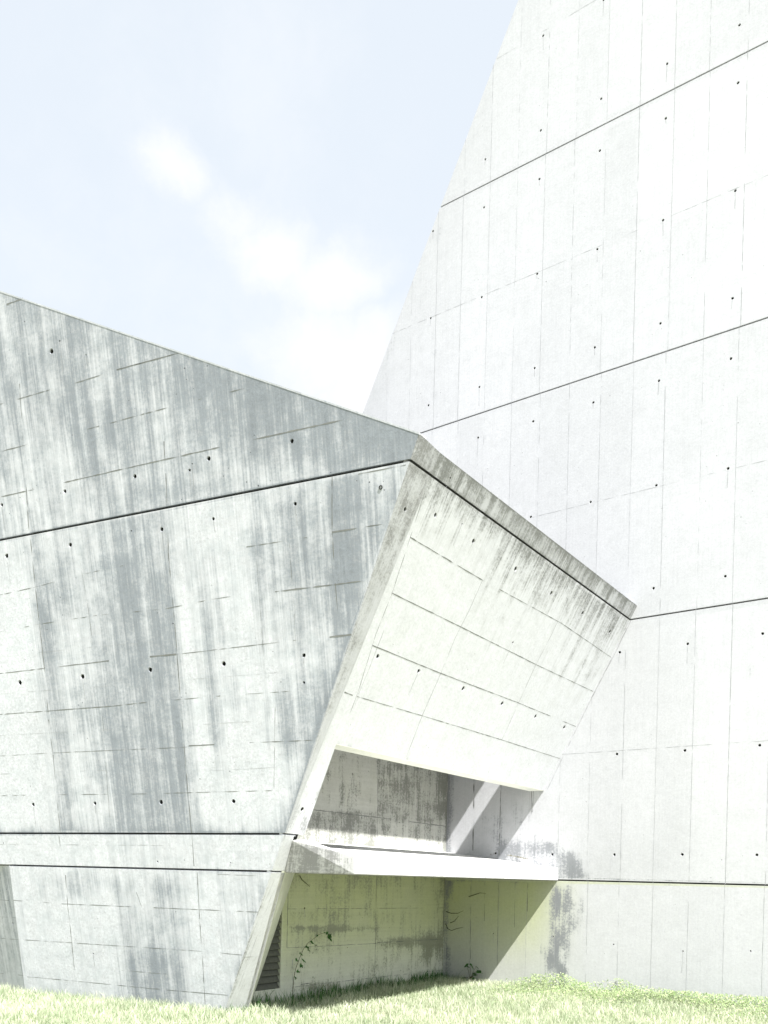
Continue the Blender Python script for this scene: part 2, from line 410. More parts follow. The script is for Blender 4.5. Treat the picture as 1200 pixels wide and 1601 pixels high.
# darker seams inside the recess
for (x0, y0, x1, y1, w) in ((741, 1200, 739, 1330, .022), (783, 1215, 780, 1337, .015), (831, 1230, 830, 1275, .012), (834, 1230, 832, 1270, .01),
                            (736, 1385, 735, 1500, .007), (779, 1380, 777, 1510, .006), (825, 1380, 824, 1425, .009), (805, 1380, 804, 1450, .005), (757, 1380, 757, 1440, .006)):
    ts.append(([PT.px(x0, y0), PT.px(x1, y1)], w, .35, 3))
ts.append(([PT.px(986.5, 970), PT.px(960, 1024), PT.px(926, 1089), PT.px(892, 1158), PT.px(855.5, 1234)], .012, .1, 2))
ts.append(([PT.px(985, 972), PT.px(926, 1089)], .007, .4, 3))
def tow_stain_shade(x, y, uv):
    s = np.full(len(x), .06)+.10*(vnoise(uv[:, 0]*.9, uv[:, 1]*.35, 3)-.5)
    n = vnoise(x*.05, y*.05, 5)
    # panels just above the shadow gaps are greyer
    for z in (Z2, Z3, Z4): s += .14*np.exp(-np.clip(uv[:, 1]-z, 0, 9)*1.6)*(uv[:, 1] > z)*vnoise(uv[:, 0]*1.3, uv[:, 1]*0+z, 8)
    s += .12*box(x, y, 560, 760, 300, 670, 60, 80)
    # damp halo spreading from the end of the ledge
    r = np.hypot((x-800)/118, (y-1392)/88)
    s += .72*(.6+.6*vnoise(x*.07, y*.09, 12))*(np.exp(-((r-.93)/.12)**2))*(x > 836)*(y < 1377)*sstep(x, 838, 858)
    s += .5*(y < 1379)*(x > 780)*sstep(1.0-r, 0, .25)*(.6+.6*n)
    # run-off below it
    for (cx, y0, y1, w_, am) in ((862, 1400, 1540, 5, .8), (873, 1384, 1540, 6, 1.05), (884, 1384, 1530, 4, .9), (893, 1400, 1500, 5, .8), (901, 1420, 1475, 4, .5), (851, 1480, 1540, 6, .75), (908, 1390, 1440, 4, .35)):
        s += .85*am*np.exp(-((x-cx-4*(vnoise(y*.03, y*0+cx, 2)-.5))/w_)**2)*sstep(y, y0-14, y0+14)*(1-sstep(y, y1-20, y1+20))*(.45+.8*vnoise(x*.1, y*.05, 31))
    s += .35*box(x, y, 858, 905, 1385, 1430, 10, 16)*n
    s += .28*box(x, y, 1140, 1200, 985, 1080, 14, 25)*n+.2*box(x, y, 1060, 1130, 1000, 1100, 14, 25)*n
    s += .22*box(x, y, 925, 975, 1180, 1260, 8, 25)
    # recess grime that also paints in the shade there
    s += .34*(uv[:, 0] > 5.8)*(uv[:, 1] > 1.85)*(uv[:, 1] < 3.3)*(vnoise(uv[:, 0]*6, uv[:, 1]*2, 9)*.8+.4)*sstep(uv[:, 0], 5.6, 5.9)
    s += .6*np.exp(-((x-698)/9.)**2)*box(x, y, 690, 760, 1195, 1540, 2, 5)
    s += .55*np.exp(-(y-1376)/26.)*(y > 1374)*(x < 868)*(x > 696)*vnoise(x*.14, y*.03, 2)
    return np.clip(s, 0, 1.3)
def tower_tone(uv):
    c = np.floor((uv[:, 0]-3.07)/.486); l = np.floor((uv[:, 1]-1.64)/1.87+.02)
    h = np.sin(c*12.9898+l*78.233)*43758.5453; h = h-np.floor(h)
    h2 = np.sin(np.floor(c/3)*52.1+np.floor(l/2)*11.7)*43758.5453; h2 = h2-np.floor(h2)
    return .07*h+.10*h2*h2+.16*(1-sstep(uv[:, 1], 4.6, 7.0))*sstep(uv[:, 1], 1.3, 2.)*sstep(uv[:, 0], 2.8, 4.6)+.04*sstep(uv[:, 1], 12.5, 13.)+.14*np.exp(-np.clip(uv[:, 1], 0, 9)/.18)+.12*np.exp(-np.abs(uv[:, 0]-(b[0]+sl_*(uv[:, 1]-b[1])))/.9)  # also darkened beside the wing to offset its bounced light
tmats = [M['tower'], M['core'], M['seam_pale'], M['seam']]
banded([('wall_panel', 'lowest tower panel, standing in the grass'), ('wall_panel', 'tall tower panel above the lowest shadow gap'), ('wall_panel', 'middle tower panel rising behind the low wing'),
        ('wall_panel', 'upper tower panel with slanting left edge'), ('wall_panel', 'topmost tower panel running out of the frame')],
       PT, tow_poly, [Z1, Z2, Z3, Z4], E*6, tmats, tower, holes=th, seams=ts, grid=.08, stain=tow_stain_shade,
       tone=lambda x, y, uv: tower_tone(uv)+.05*(uv[:, 0] > 5.6)*(uv[:, 1] > 1.85)*(uv[:, 1] < 3.6)*sstep(uv[:, 0]*1.0+.72*uv[:, 1], 7.6, 8.3),  # darker past the slab's sun line: its cast shade painted in
       algae=lambda x, y, uv: np.clip(sstep(uv[:, 0], 4.9, 6.1)*(uv[:, 1] < 1.64)*(.12+.95*sstep(uv[:, 1], -.1, 1.5)), 0, 1))  # painted grass-bounce green below the ledge, strongest at the top

# ------------------------------------------------------------------ low wing
wing = thing('concrete_wing', tuple(G0), 'low angular concrete wing with leaning streaked walls and a recess, in front of the tower', 'building')
# side wall (left of the fold)
top0, topc = PL.px(0, 455), PL.px(655, 677)
dirt = (top0-topc)/np.linalg.norm(top0-topc)
tfar = topc+dirt*9.5
fold_low = PL.px(14, 1351.5); fold_bot = PL.px(41.5, 1570)
fb = PL.px(350, 1583); fdl = (PL.px(640, 722)-fb); fbot = fb-fdl*.06
fdn = (fold_bot-fold_low); fold_bot2 = fold_low+fdn*1.35
vC = PL.vz(Z1)
side_poly = [topc, tfar, np.array([tfar[0], vC+.011]), np.array([fold_low[0], vC+.011]), fold_bot2, fbot]
def pxs(pl, *pts): return [pl.px(*p) for p in pts]
LH = [(80, 549, 9), (326, 717, 9), (456, 689.5, 9), (296, 735, 6), (210.5, 744.5, 8), (101, 768, 7), (2.5, 789.5, 6), (333, 811, 7), (252.5, 827.5, 8), (461, 787.5, 8), (109.5, 851.5, 8), (10, 869, 8),
      (30.7, 1067, 9), (128.4, 1057.7, 9), (234.4, 1047.2, 9), (349.5, 1037.6, 10), (474.7, 1024.7, 9), (474.7, 1067, 6), (51.4, 1258, 7), (148, 1256, 7), (251.4, 1254, 9), (364.6, 1252.7, 9),
      (66.7, 1554.5, 6), (152.7, 1563.7, 8), (253, 1573, 4), (246, 1347, 4), (360, 1349, 3), (145, 1491, 3), (93, 533, 3.2), (134, 555, 2.6), (300, 725, 3), (205, 830, 3), (270, 975, 3), (600, 766, 3)]
lh = []
for (x, y, d) in LH:
    q = PL.px(x, y); r = np.linalg.norm(PL.px(x+d/2, y)-q); lh.append((q[0], q[1], r*.72))
def S(pl, pts, w=.008, gap=.5, m=3): return (pxs(pl, *pts), w, gap, m)
ls = [S(PL, [(0, 706), (155, 666), (225, 647), (310, 625), (390, 605)], .009, .6), S(PL, [(0, 777), (250, 720), (420, 682), (565, 650)], .011, .35),
      S(PL, [(0, 632), (72, 611), (130, 595), (182, 578), (282, 551)], .008, .8), S(PL, [(10, 476), (42, 464)], .012, .1), S(PL, [(182, 578), (282, 551)], .010, .2),
      S(PL, [(385, 855), (480, 840)], .008, .7), S(PL, [(520, 832), (600, 819)], .013, .1), S(PL, [(0, 930), (50, 919), (137, 896), (192, 884)], .007, .6),
      S(PL, [(0, 988), (60, 976), (151, 962), (257, 952), (330, 937), (403, 926)], .007, .8), S(PL, [(430, 925), (522, 914), (576, 907)], .013, .15),
      S(PL, [(0, 1053), (69, 1045), (170, 1033)], .009, .5), S(PL, [(234, 1026.5), (275, 1023)], .015, 0), S(PL, [(275, 1023), (403, 1008), (458, 1001), (520, 996)], .007, .6), S(PL, [(515, 996), (549, 992)], .016, 0),
      S(PL, [(0, 1117), (174, 1104), (229, 1098)], .010, .25), S(PL, [(229, 1098), (344, 1088), (504, 1077)], .007, .7), S(PL, [(0, 1182), (82, 1177), (293, 1168)], .005, .6), S(PL, [(295, 1166), (335, 1164)], .01, .1),
      S(PL, [(390, 1161), (490, 1157)], .009, .5), S(PL, [(0, 1244), (36, 1243), (229, 1241), (458, 1235)], .006, .7),
      S(PL, [(30, 600), (45, 830), (48, 850), (57, 937), (69, 1043), (75.7, 1125), (82.6, 1180), (94, 1302)], .010, .35), S(PL, [(92, 1308), (97.5, 1350)], .010, .3),
      S(PL, [(102, 1368), (106, 1420), (112, 1472), (121, 1570)], .009, .4), S(PL, [(256, 690), (259, 740), (263, 864), (275, 1001), (284, 1125), (299, 1302)], .010, .3), S(PL, [(300, 1306), (303, 1354)], .008, .2),
      S(PL, [(308, 1364), (312, 1440), (316, 1492), (321, 1580)], .008, .4), S(PL, [(519, 745), (519, 830), (524, 912), (528, 960)], .008, .5), S(PL, [(125, 880), (136, 940), (148, 1030)], .004, .7),
      S(PL, [(452, 850), (460, 960), (462, 1010)], .004, .7), S(PL, [(400, 860), (410, 1000), (416, 1100)], .004, .6), S(PL, [(430, 1100), (428, 1230)], .004, .6), S(PL, [(160, 1120), (172, 1290)], .004, .7),
      S(PL, [(15, 1407), (96, 1413), (240, 1419), (312, 1422), (404, 1426)], .007, .35), S(PL, [(32, 1469), (112, 1474), (312, 1487), (378, 1493)], .007, .4), S(PL, [(42, 1527), (120, 1534), (220, 1544), (356, 1556)], .007, .3),
      S(PL, [(190, 1517), (260, 1523)], .005, .5), S(PL, [(213, 1395), (221, 1417)], .006, .3), S(PL, [(560, 741), (634, 727)], .007, .2), S(PL, [(0, 1150), (450, 1125)], .003, .6, 2), S(PL, [(0, 1210), (200, 1203)], .004, .7, 2), S(PL, [(60, 1020), (240, 1003)], .003, .6, 2), S(PL, [(300, 1062), (500, 1046)], .003, .6, 2), S(PL, [(330, 1205), (460, 1198)], .003, .6, 2), S(PL, [(0, 1085), (170, 1072)], .003, .6, 2), S(PL, [(0, 1320), (300, 1322)], .003, .8), S(PL, [(340, 1367), (426, 1370)], .004, .3)]
def side_stain(x, y, uv):
    xx = x-(y-1300)*.11                                     # stains run down the slope of the wall
    n = vnoise(xx*.06, y*.012, 1); n2 = vnoise(xx*.025, y*.02, 4); n3 = vnoise(xx*.16, y*.018, 14)
    s = np.full(len(x), .33)
    jA = 845-.193*x                                          # level of the upper shadow gap
    up = (y < jA)
    s += up*(.23+.12*n+.16*(n3-.5))
    s += up*(.24*sstep(x, 220, 330)*(1-sstep(y-(455+.34*x), 60, 150))+.15*box(x, y, 20, 190, 540, 690, 25, 50)+.3*box(x, y, 120, 200, 640, 760, 12, 30)*n+.2*box(x, y, 380, 425, 600, 720, 10, 30))
    s += up*(.22*box(x, y, 560, 700, 620, 730, 30, 20))
    s -= up*.18*box(x, y, 0, 120, 690, 850, 30, 30)
    lo = ~up*(y < 1304)
    s += lo*(.36*box(xx, y, 178, 318, 760, 1310, 14, 40)+.22*box(xx, y, 225, 300, 880, 1310, 12, 50)+.24*box(xx, y, 90, 180, 830, 1000, 12, 60)+.42*box(xx, y, 92, 116, 940, 1310, 6, 40)
             +.15*box(xx, y, 116, 180, 1060, 1160, 10, 30))
    s += lo*(-.22*box(xx, y, 258, 268, 900, 1095, 4, 20)-.25*box(xx, y, 318, 332, 900, 1290, 6, 40)-.3*box(x, y, -50, 55, 900, 1290, 20, 40)
             +.22*box(xx, y, 348, 366, 880, 1290, 5, 40)+.12*box(xx, y, 366, 392, 860, 1120, 7, 30))
    s += lo*(.32*box(x, y, 395, 640, 740, 880, 20, 60)+.30*box(x, y, 400, 560, 860, 1010, 25, 60)+.26*box(x, y, 505, 600, 730, 1000, 9, 40)*(.6+.8*n)+.10*box(x, y, 522, 600, 830, 912, 3, 4)+.34*box(x, y, 430, 540, 1050, 1180, 25, 40)*n*1.5
             -.12*box(x, y, 340, 440, 900, 1290, 20, 60))
    s -= lo*.2*box(x, y, -100, 90, 1180, 1285, 20, 40)
    s -= lo*.15*box(x, y, 300, 470, 1170, 1285, 20, 30)
    s += lo*(.55*np.exp(-(1303-y)/7.)*(.5+n)+.5*np.exp(-np.abs(x-(350+(1583-y)*.3368)+4)/7.)*(y > 1000)*.9)
    bd = (y >= 1304)*(y < 1358)
    s += bd*(-.16+.12*box(x, y, 180, 320, 1300, 1360, 20, 5))
    bo = (y >= 1358)
    s += bo*(-.17+.30*box(x, y, 60, 300, 1365, 1402, 30, 14)*(.4+n)+.42*box(x, y, 186, 292, 1400, 1600, 14, 30)*(.6+.6*n)+.28*box(x, y, 205, 292, 1490, 1600, 10, 20)+.12*box(x, y, 330, 420, 1365, 1480, 20, 20)
             +.35*np.exp(-np.abs(x-(350+(1583-y)*.3368)+3)/5.))
    s += .10*(n2-.5)+.10*(n3-.5)+.22*np.exp(-np.clip(uv[:, 1]-PL.vz(.0), 0, 9)/.10)+up*.14*np.exp(-np.clip(y-(455+.339*x), 0, 999)/45.)
    return np.clip(s, 0, 1.2)
D_in = -nLh*.25
smats = [M['side'], M['core'], M['seam_pale'], M['seam']]
banded([('wall_panel', 'lowest panel of the side wall, down to the grass'), ('wall_panel', 'narrow level band of the side wall'), ('wall_panel', 'large streaked panel of the side wall'),
        ('wall_panel', 'top panel of the side wall under the sloping roof edge')], PL, side_poly, [Z1, ZB, Z2], D_in, smats, wing, gap=.024, dark_edges='all', holes=lh, seams=ls, grid=.055, stain=side_stain)
e0, e1 = np.ravel(PL.P(topc)), np.ravel(PL.P(tfar)); dn = -PL.V*.016
ev = [e0+nL*.003, e1+nL*.003, e1+nL*.003+dn, e0+nL*.003+dn]; ev += [p-nL*.18 for p in ev]; ev = [p+UP*.004 for p in ev]
mesh_obj('roof_edge', ev, [(0, 1, 2, 3), (4, 7, 6, 5), (0, 4, 5, 1), (1, 5, 6, 2), (2, 6, 7, 3), (3, 7, 4, 0)], M['side'], wing, uvs=[(0, 0), (9, 0), (9, .03), (0, .03)]*2, attrs={'stain': [.35]*8, 'tone': [.1]*8})
# lower left panel that turns back behind the overhanging side wall
pf0 = np.ravel(PL.P(np.array([fold_low[0], vC-.006]))); pf1 = np.ravel(PL.P(fold_bot2))
rot = math.radians(17); dP = np.array([dL[0]*math.cos(rot)-dL[1]*math.sin(rot), dL[0]*math.sin(rot)+dL[1]*math.cos(rot), 0])
dP = dP if dP[1] > dL[1] else np.array([dL[0]*math.cos(rot)+dL[1]*math.sin(rot), -dL[0]*math.sin(rot)+dL[1]*math.cos(rot), 0])
nP = np.cross(dP, pf1-pf0); nP = nP if nP[1] < 0 else -nP
PP = Plane(pf0, nP, dP)
q0, q1 = PP.uv(pf0), PP.uv(pf1)
ppoly = [q0, q0+[5, 0], np.array([q0[0]+5, q1[1]]), q1]
ph = []
for (x, y, r) in ((19.6, 1444, .018), (30, 1550.5, .014)): q = PP.px(x, y); ph.append((q[0], q[1], r))
psm = [S(PP, [(-60, 1402), (14, 1408)], .006, .4), S(PP, [(-60, 1430), (28, 1435)], .004, .4), S(PP, [(-60, 1463), (30, 1469)], .005, .5), S(PP, [(-60, 1516), (36, 1525)], .004, .5)]
plate('return_panel', PP, ppoly, -PP.N*.2, smats, wing, holes=ph, seams=psm, grid=.07, stain=lambda x, y, uv: .32+.5*np.exp(-np.clip(y-1352, 0, 99)/18.)*(x < 14)+.1*vnoise(x*.1, y*.03, 2))
a3 = np.ravel(PL.P(np.array([tfar[0], vC+.009]))); b3 = np.ravel(PL.P(np.array([fold_low[0], vC+.009])))
mesh_obj('soffit', [a3, b3, b3+dP*.1-nLh*1.6, a3-nLh*2.2, a3+UP*.05, b3+UP*.05, b3-nLh*1.6+UP*.05, a3-nLh*2.2+UP*.05],
         [(0, 3, 2, 1), (4, 5, 6, 7), (0, 1, 5, 4), (1, 2, 6, 5), (2, 3, 7, 6), (3, 0, 4, 7)], M['recess'], wing, uvs=[(0, 0)]*8, attrs={'stain': [.6]*8, 'tone': [.4]*8})

# bevel on the fold (turned concrete arris, widening upwards)
def P3(pl, x, y, off=0.): return np.ravel(pl.P(pl.px(x, y), off))
bA, bB, bC = P3(PL, 655, 677), P3(PC, 688, 708), P3(PL, 447, 1302)
nBv = np.cross(bB-bC, bA-bC); nBv = nBv if nBv[1] < 0 else -nBv
Ub = np.array([-nBv[1], nBv[0], 0]); PV = Plane(bC, nBv, Ub)
bh = [(PV.px(633.3, 796)[0], PV.px(633.3, 796)[1], .022)]
banded(['corner_bevel', 'corner_bevel'], PV, [PV.uv(bA), PV.uv(bB), PV.uv(bC)], [Z2], (-PV.N)*.05, [M['bevel'], M['core'], M['seam_pale'], M['seam']], wing, gap=.024, dark_edges='all', holes=bh, grid=.05,
       stain=lambda x, y, uv: np.clip(.62-(y-700)*.0008+.25*(vnoise(x*.15, y*.02, 3)-.5)+.2*(y < 745), 0, 1), tone=lambda x, y, uv: np.full(len(x), .16))
# front wall right of the fold, with the wide opening; thin slab with a level underside
fC = PC.px(350, 1583); fbC = PC.uv(np.ravel(PL.P(fbot)))
xe = lambda x, y: np.array([PC.uv(P3(PT, x, y))[0]+.03, PC.px(x, y)[1]])
tA, tB = PC.px(992, 945), PC.px(852, 1237)
def at_tower(v):                                            # uv on the front wall where it meets the tower, at in-plane height v
    return np.array([(TOFF-E@PC.O)/(E@PC.U)+.02, v])
vTop = PC.px(688, 708)[1]; vOpen = .5*(PC.px(525, 1162)[1]+PC.px(852, 1237)[1])
op_l = PC.px(526, 1162); op_l[1] = vOpen
legr = PC.px(446, 1361); legb = PC.px(386, 1583)
front_poly = [PC.uv(bB), at_tower(PC.uv(bB)[1]), at_tower(vOpen), op_l, PC.px(475.5, 1305), PC.px(459, 1307.5), PC.px(447, 1359.5), legr, legb, legb+(legb-legr)*.08, fbC, PC.uv(bC)]
CH = [(680.4, 805, 6), (740, 845.8, 6), (806, 889, 6), (862, 927, 5), (911, 958, 4.5), (953, 987.5, 4), (590.5, 1026, 7), (654.5, 1049, 6), (724, 1076.5, 6), (785, 1099.5, 5.5), (837, 1120, 5), (882, 1137, 4.5),
      (801.5, 1004.5, 3), (547.5, 1050, 6), (472.5, 1265, 7), (722, 819, 2.5), (704, 747, 3)]
ch = []
for (x, y, d) in CH:
    q = PC.px(x, y); r = np.linalg.norm(PC.px(x+d/2, y)-q); ch.append((q[0], q[1], r*.8))
cs = [S(PC, [(641, 840), (754, 907)], .011, .1), S(PC, [(754, 907), (877, 974), (957, 1029)], .008, .05), S(PC, [(612, 927), (720, 980), (840, 1040), (927, 1081)], .009, .06), S(PC, [(582, 1009), (687, 1052), (808, 1098), (900, 1136)], .009, .06),
      S(PC, [(558, 1089), (660, 1119), (782, 1156), (875, 1186)], .008, .06), S(PC, [(525, 1077), (551, 1087)], .012, .0),
      S(PC, [(669, 752), (641, 840), (612, 929), (587, 992), (560, 1080), (530, 1160)], .006, .3), S(PC, [(754, 907), (733, 954), (710, 1000), (690, 1050), (660, 1118), (635, 1183)], .010, .08, 2),
      S(PC, [(885, 942), (862, 992), (837, 1040), (810, 1100), (785, 1155), (762, 1209)], .009, .1, 2), S(PC, [(953, 922), (946, 942)], .006, .2),
      S(PC, [(700, 770), (690, 800)], .006, .3), S(PC, [(694, 775), (681, 808)], .007, .2), S(PC, [(600, 985), (575, 1050), (560, 1085)], .006, .4, 2), S(PC, [(404, 1495), (372, 1497)], .005, .6, 2), S(PC, [(424, 1400), (360, 1580)], .005, .6, 2)]
def front_stain(x, y, uv):
    u, v = uv[:, 0], uv[:, 1]; vg = PC.vz(Z2)
    n = vnoise(u*7, v*.6, 1); n2 = vnoise(u*1.6, v*.4, 6); n3 = vnoise(u*17, v*.8, 16)
    s = np.full(len(x), .02)
    cap = v > vg
    s += cap*(.50+.22*n+.3*(n3-.5)+.30*sstep(v-vg, .08, .24)*(.5+n2)+.12*(x < 706))
    below = ~cap
    ln = .22+.50*n*(.4+1.1*box(x, y, 740, 985, 700, 1100, 40, 50))
    s += below*np.exp(-np.clip(vg-v, 0, 9)/ln)*(.30+.5*n2+.3*(n3-.3)+.22*box(x, y, 760, 985, 700, 1100, 40, 50))
    s += .25*np.exp(-np.abs(x-640)/40.)*box(x, y, 600, 700, 720, 800, 20, 30)
    s += .35*box(x, y, 547, 600, 1085, 1112, 8, 8)*n*1.6
    s += .22*np.exp(-np.clip(v-vOpen, 0, 9)/.035)*(u > op_l[0]-.02)*n*1.7
    s += .55*box(x, y, 448, 480, 1255, 1304, 5, 12)*(.3+n)
    s += .55*np.exp(-np.abs(x-(352+(1583-y)*.3368))/3.5)*(y > 1000)*(.4+n)
    s += .05*(y > 1362)
    return np.clip(s, 0, 1.2)
fmats = [M['front'], M['core'], M['seam_pale'], M['seam']]
banded([('wall_panel', 'leg under the front wall, standing in the grass'), ('wall_panel', 'short band of the front wall beside the ledge'), ('wall_panel', 'bright front wall panel above the recess opening'),
        ('wall_panel', 'dark streaked parapet band of the front wall')], PC, front_poly, [Z1, ZB, Z2], T*.17, fmats, wing, gap=.022, dark_edges=(10, 11), holes=ch, seams=cs, grid=.05, stain=front_stain,
       tone=lambda x, y, uv: .34*(uv[:, 1] > PC.vz(Z2))*(.7+.6*vnoise(uv[:, 0]*2.2, uv[:, 1]*4, 5))+.10*np.exp(-np.clip(PC.vz(Z2)-uv[:, 1], 0, 9)/.3)*(uv[:, 1] < PC.vz(Z2)))
# level underside of the slab over the opening, closing the slab
def Cuv(uv): return np.ravel(PC.P(np.array(uv)))
ua, ub = Cuv(op_l)-UP*.002, Cuv(at_tower(vOpen))-UP*.002
lip = [ua, ub, ub+T*.24, ua+T*.24]; lip = lip+[p+UP*.03+T*.0 for p in lip]
lipuv = [(0, 0), (5, 0), (5, .3), (0, .3)]*2
mesh_obj('slab_underside', lip, [(0, 3, 2, 1), (0, 1, 5, 4), (1, 2, 6, 5), (2, 3, 7, 6), (3, 0, 4, 7)], M['recess'], wing, uvs=lipuv, attrs={'stain': [.2]*8, 'tone': [0]*8})
# coping on top of the parapet
ca, cb = Cuv(PC.uv(bB)), Cuv(at_tower(PC.uv(bB)[1]))
s0 = cb@T
thick = (8.74-.72*cb[2])-s0
cp = [ca, cb, cb+T*thick, ca+T*thick]; cp = [p+UP*.001 for p in cp]; cp = cp+[p-UP*.02 for p in cp]
for i in (0, 1, 4, 5): cp[i] = cp[i]+T*.004
for i in (4, 5): cp[i] = cp[i]+T*.012
mesh_obj('coping', cp, [(0, 1, 2, 3), (4, 7, 6, 5), (0, 4, 5, 1), (1, 5, 6, 2), (2, 6, 7, 3), (3, 7, 4, 0)], M['ledge'], wing, uvs=[(0, 0), (5, 0), (5, .3), (0, .3)]*2, attrs={'stain': [.5]*8, 'tone': [.2]*8})
# the leg's return face going back to the rear wall
ra, rb = P3(PC, 446, 1361), np.ravel(PC.P(legb+(legb-legr)*.08))
rc, rd = P3(PB, 462, 1360, .0), P3(PB, 375, 1583, .0)-UP*.2
ruv = [(0, 1.6), (0, 0), (1.5, 0), (1.5, 1.6)]
ra, rb = ra+E*.002, rb+E*.002
mesh_obj('leg_return', [ra, rb, rd, rc, ra-E*.06, rb-E*.06, rd-E*.06, rc-E*.06], [(0, 1, 2, 3), (7, 6, 5, 4), (0, 4, 5, 1), (1, 5, 6, 2), (2, 6, 7, 3), (3, 7, 4, 0)], M['recess'], wing,
         uvs=ruv*2, attrs={'stain': [.2]*8, 'tone': [0]*8})

# back wall of the recess, with the louvred vent opening
LTd = np.ravel(PL.P(tfar))-np.ravel(PL.P(topc)); LT1 = np.ravel(PL.P(topc))
gdir = LTd-(LTd@E)*E; gt = gdir@T; A0 = LT1+E*(TOFF-LT1@E)
RTH = .06
tau = (9.06+.72*RTH - (A0@T+.72*A0[2]))/(gdir@T+.72*gdir[2])
def roof_at(tt, back=0.): return A0+gdir*tt, LT1+LTd*tt
tb_ = (SB-A0@T)/gt; zroof = (A0+gdir*tb_)[2]-RTH-.02
def left_end(z):                                            # where the back wall runs into the side wall
    P0 = PL.O-nL*.12; base = T*SB+UP*z; k = ((P0-base)@nL)/(E@nL); return base+E*k
bl, bt = left_end(-.3), left_end(zroof)
bpoly = [PB.uv(bl), PB.uv(T*SB+E*TOFF-UP*.3), PB.uv(T*SB+E*TOFF+UP*zroof), PB.uv(bt)]
lr0, lr1 = PB.px(441.5, 1392), PB.px(438.3, 1545)
LW = .62
vent = [np.array([lr0[0], lr1[1]]), np.array([lr0[0], lr0[1]]), np.array([lr0[0]-LW, lr0[1]]), np.array([lr0[0]-LW, lr1[1]])]
bs_ = [S(PB, [(590, 1180), (590, 1310)], .010, .05), S(PB, [(480, 1265), (590, 1278), (697, 1292)], .012, .15), S(PB, [(588, 1367), (587, 1450), (585, 1535)], .010, .05),
       S(PB, [(450, 1421), (694, 1419.5)], .006, .25), S(PB, [(449, 1482), (588, 1475)], .006, .2), S(PB, [(588, 1474), (694, 1468)], .010, .3), S(PB, [(460, 1543), (694, 1516)], .006, .3),
       S(PB, [(450, 1395), (448, 1482)], .010, .0), S(PB, [(457, 1500), (457, 1560)], .010, .3, 2), S(PB, [(470, 1539), (500, 1535)], .012, .2), S(PB, [(694, 1360), (693, 1535)], .012, .1)]
def back_stain(x, y, uv):
    n = vnoise(x*.06, y*.06, 3); n2 = vnoise(x*.03, y*.25, 7)
    z = uv[:, 1]
    up = y < 1335
    s = np.full(len(x), .33)
    s += up*(.05*(x < 590)+.30*(x > 590)*(y < 1284)*(.5+.8*vnoise(x*.03, y*.12, 4))+.28*box(x, y, 400, 590, 1268, 1400, 2, 2)+.1*box(x, y, 590, 700, 1286, 1400, 2, 2))
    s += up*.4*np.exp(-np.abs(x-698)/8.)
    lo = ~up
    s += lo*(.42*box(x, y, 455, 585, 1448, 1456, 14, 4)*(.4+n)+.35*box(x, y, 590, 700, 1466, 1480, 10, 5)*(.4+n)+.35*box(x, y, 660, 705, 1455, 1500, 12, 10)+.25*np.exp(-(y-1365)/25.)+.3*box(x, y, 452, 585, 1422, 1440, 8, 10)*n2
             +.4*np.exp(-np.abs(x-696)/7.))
    s += .3*box(x, y, 470, 530, 1536, 1550, 8, 4)
    return np.clip(s+.15*(n-.5), 0, 1.2)
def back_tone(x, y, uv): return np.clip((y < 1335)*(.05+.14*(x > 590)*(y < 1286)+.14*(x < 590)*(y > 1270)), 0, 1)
bholes = []
for (x, y, r) in ((476, 1420, .016), (489, 1490, .012), (489, 1528, .012), (565, 1278.5, .012), (624, 1286, .012), (551, 1210, .014), (576, 1206, .010), (580, 1418, .008)):
    q = PB.px(x, y); bholes.append((q[0], q[1], r))
# upper part of the recess is bare grey concrete, the part under the ledge has the grass's green bounce painted in, with some algal green
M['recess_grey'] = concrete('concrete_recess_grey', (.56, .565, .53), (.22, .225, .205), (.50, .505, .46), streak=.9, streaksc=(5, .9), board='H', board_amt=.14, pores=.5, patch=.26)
zs = PB.vz(1.80)
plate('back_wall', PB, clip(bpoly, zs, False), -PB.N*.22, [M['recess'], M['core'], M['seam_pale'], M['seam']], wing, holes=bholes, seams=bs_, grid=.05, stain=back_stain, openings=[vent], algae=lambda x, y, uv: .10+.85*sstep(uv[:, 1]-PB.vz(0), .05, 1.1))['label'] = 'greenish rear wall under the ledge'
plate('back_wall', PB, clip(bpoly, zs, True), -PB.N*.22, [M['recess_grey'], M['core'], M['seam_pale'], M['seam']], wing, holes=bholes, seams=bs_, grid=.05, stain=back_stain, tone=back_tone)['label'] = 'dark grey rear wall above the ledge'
# roof behind the parapet, leaving the narrow light slot
r0t, r0l = roof_at(tau); r1t, r1l = roof_at(1.0)
r0l = r0l-nLh*.05; r1l = r1l-nLh*.05
rv = [r0t, r0l, r1l, r1t+E*.0]; rv = [p-UP*.015 for p in rv]; rv += [p-UP*RTH for p in rv]
mesh_obj('roof', rv, [(0, 1, 2, 3), (4, 7, 6, 5), (0, 4, 5, 1), (1, 5, 6, 2), (2, 6, 7, 3), (3, 7, 4, 0)], M['roofing'], wing, uvs=[(p[0], p[1]) for p in rv], attrs={'stain': [.4]*8, 'tone': [.1]*8})

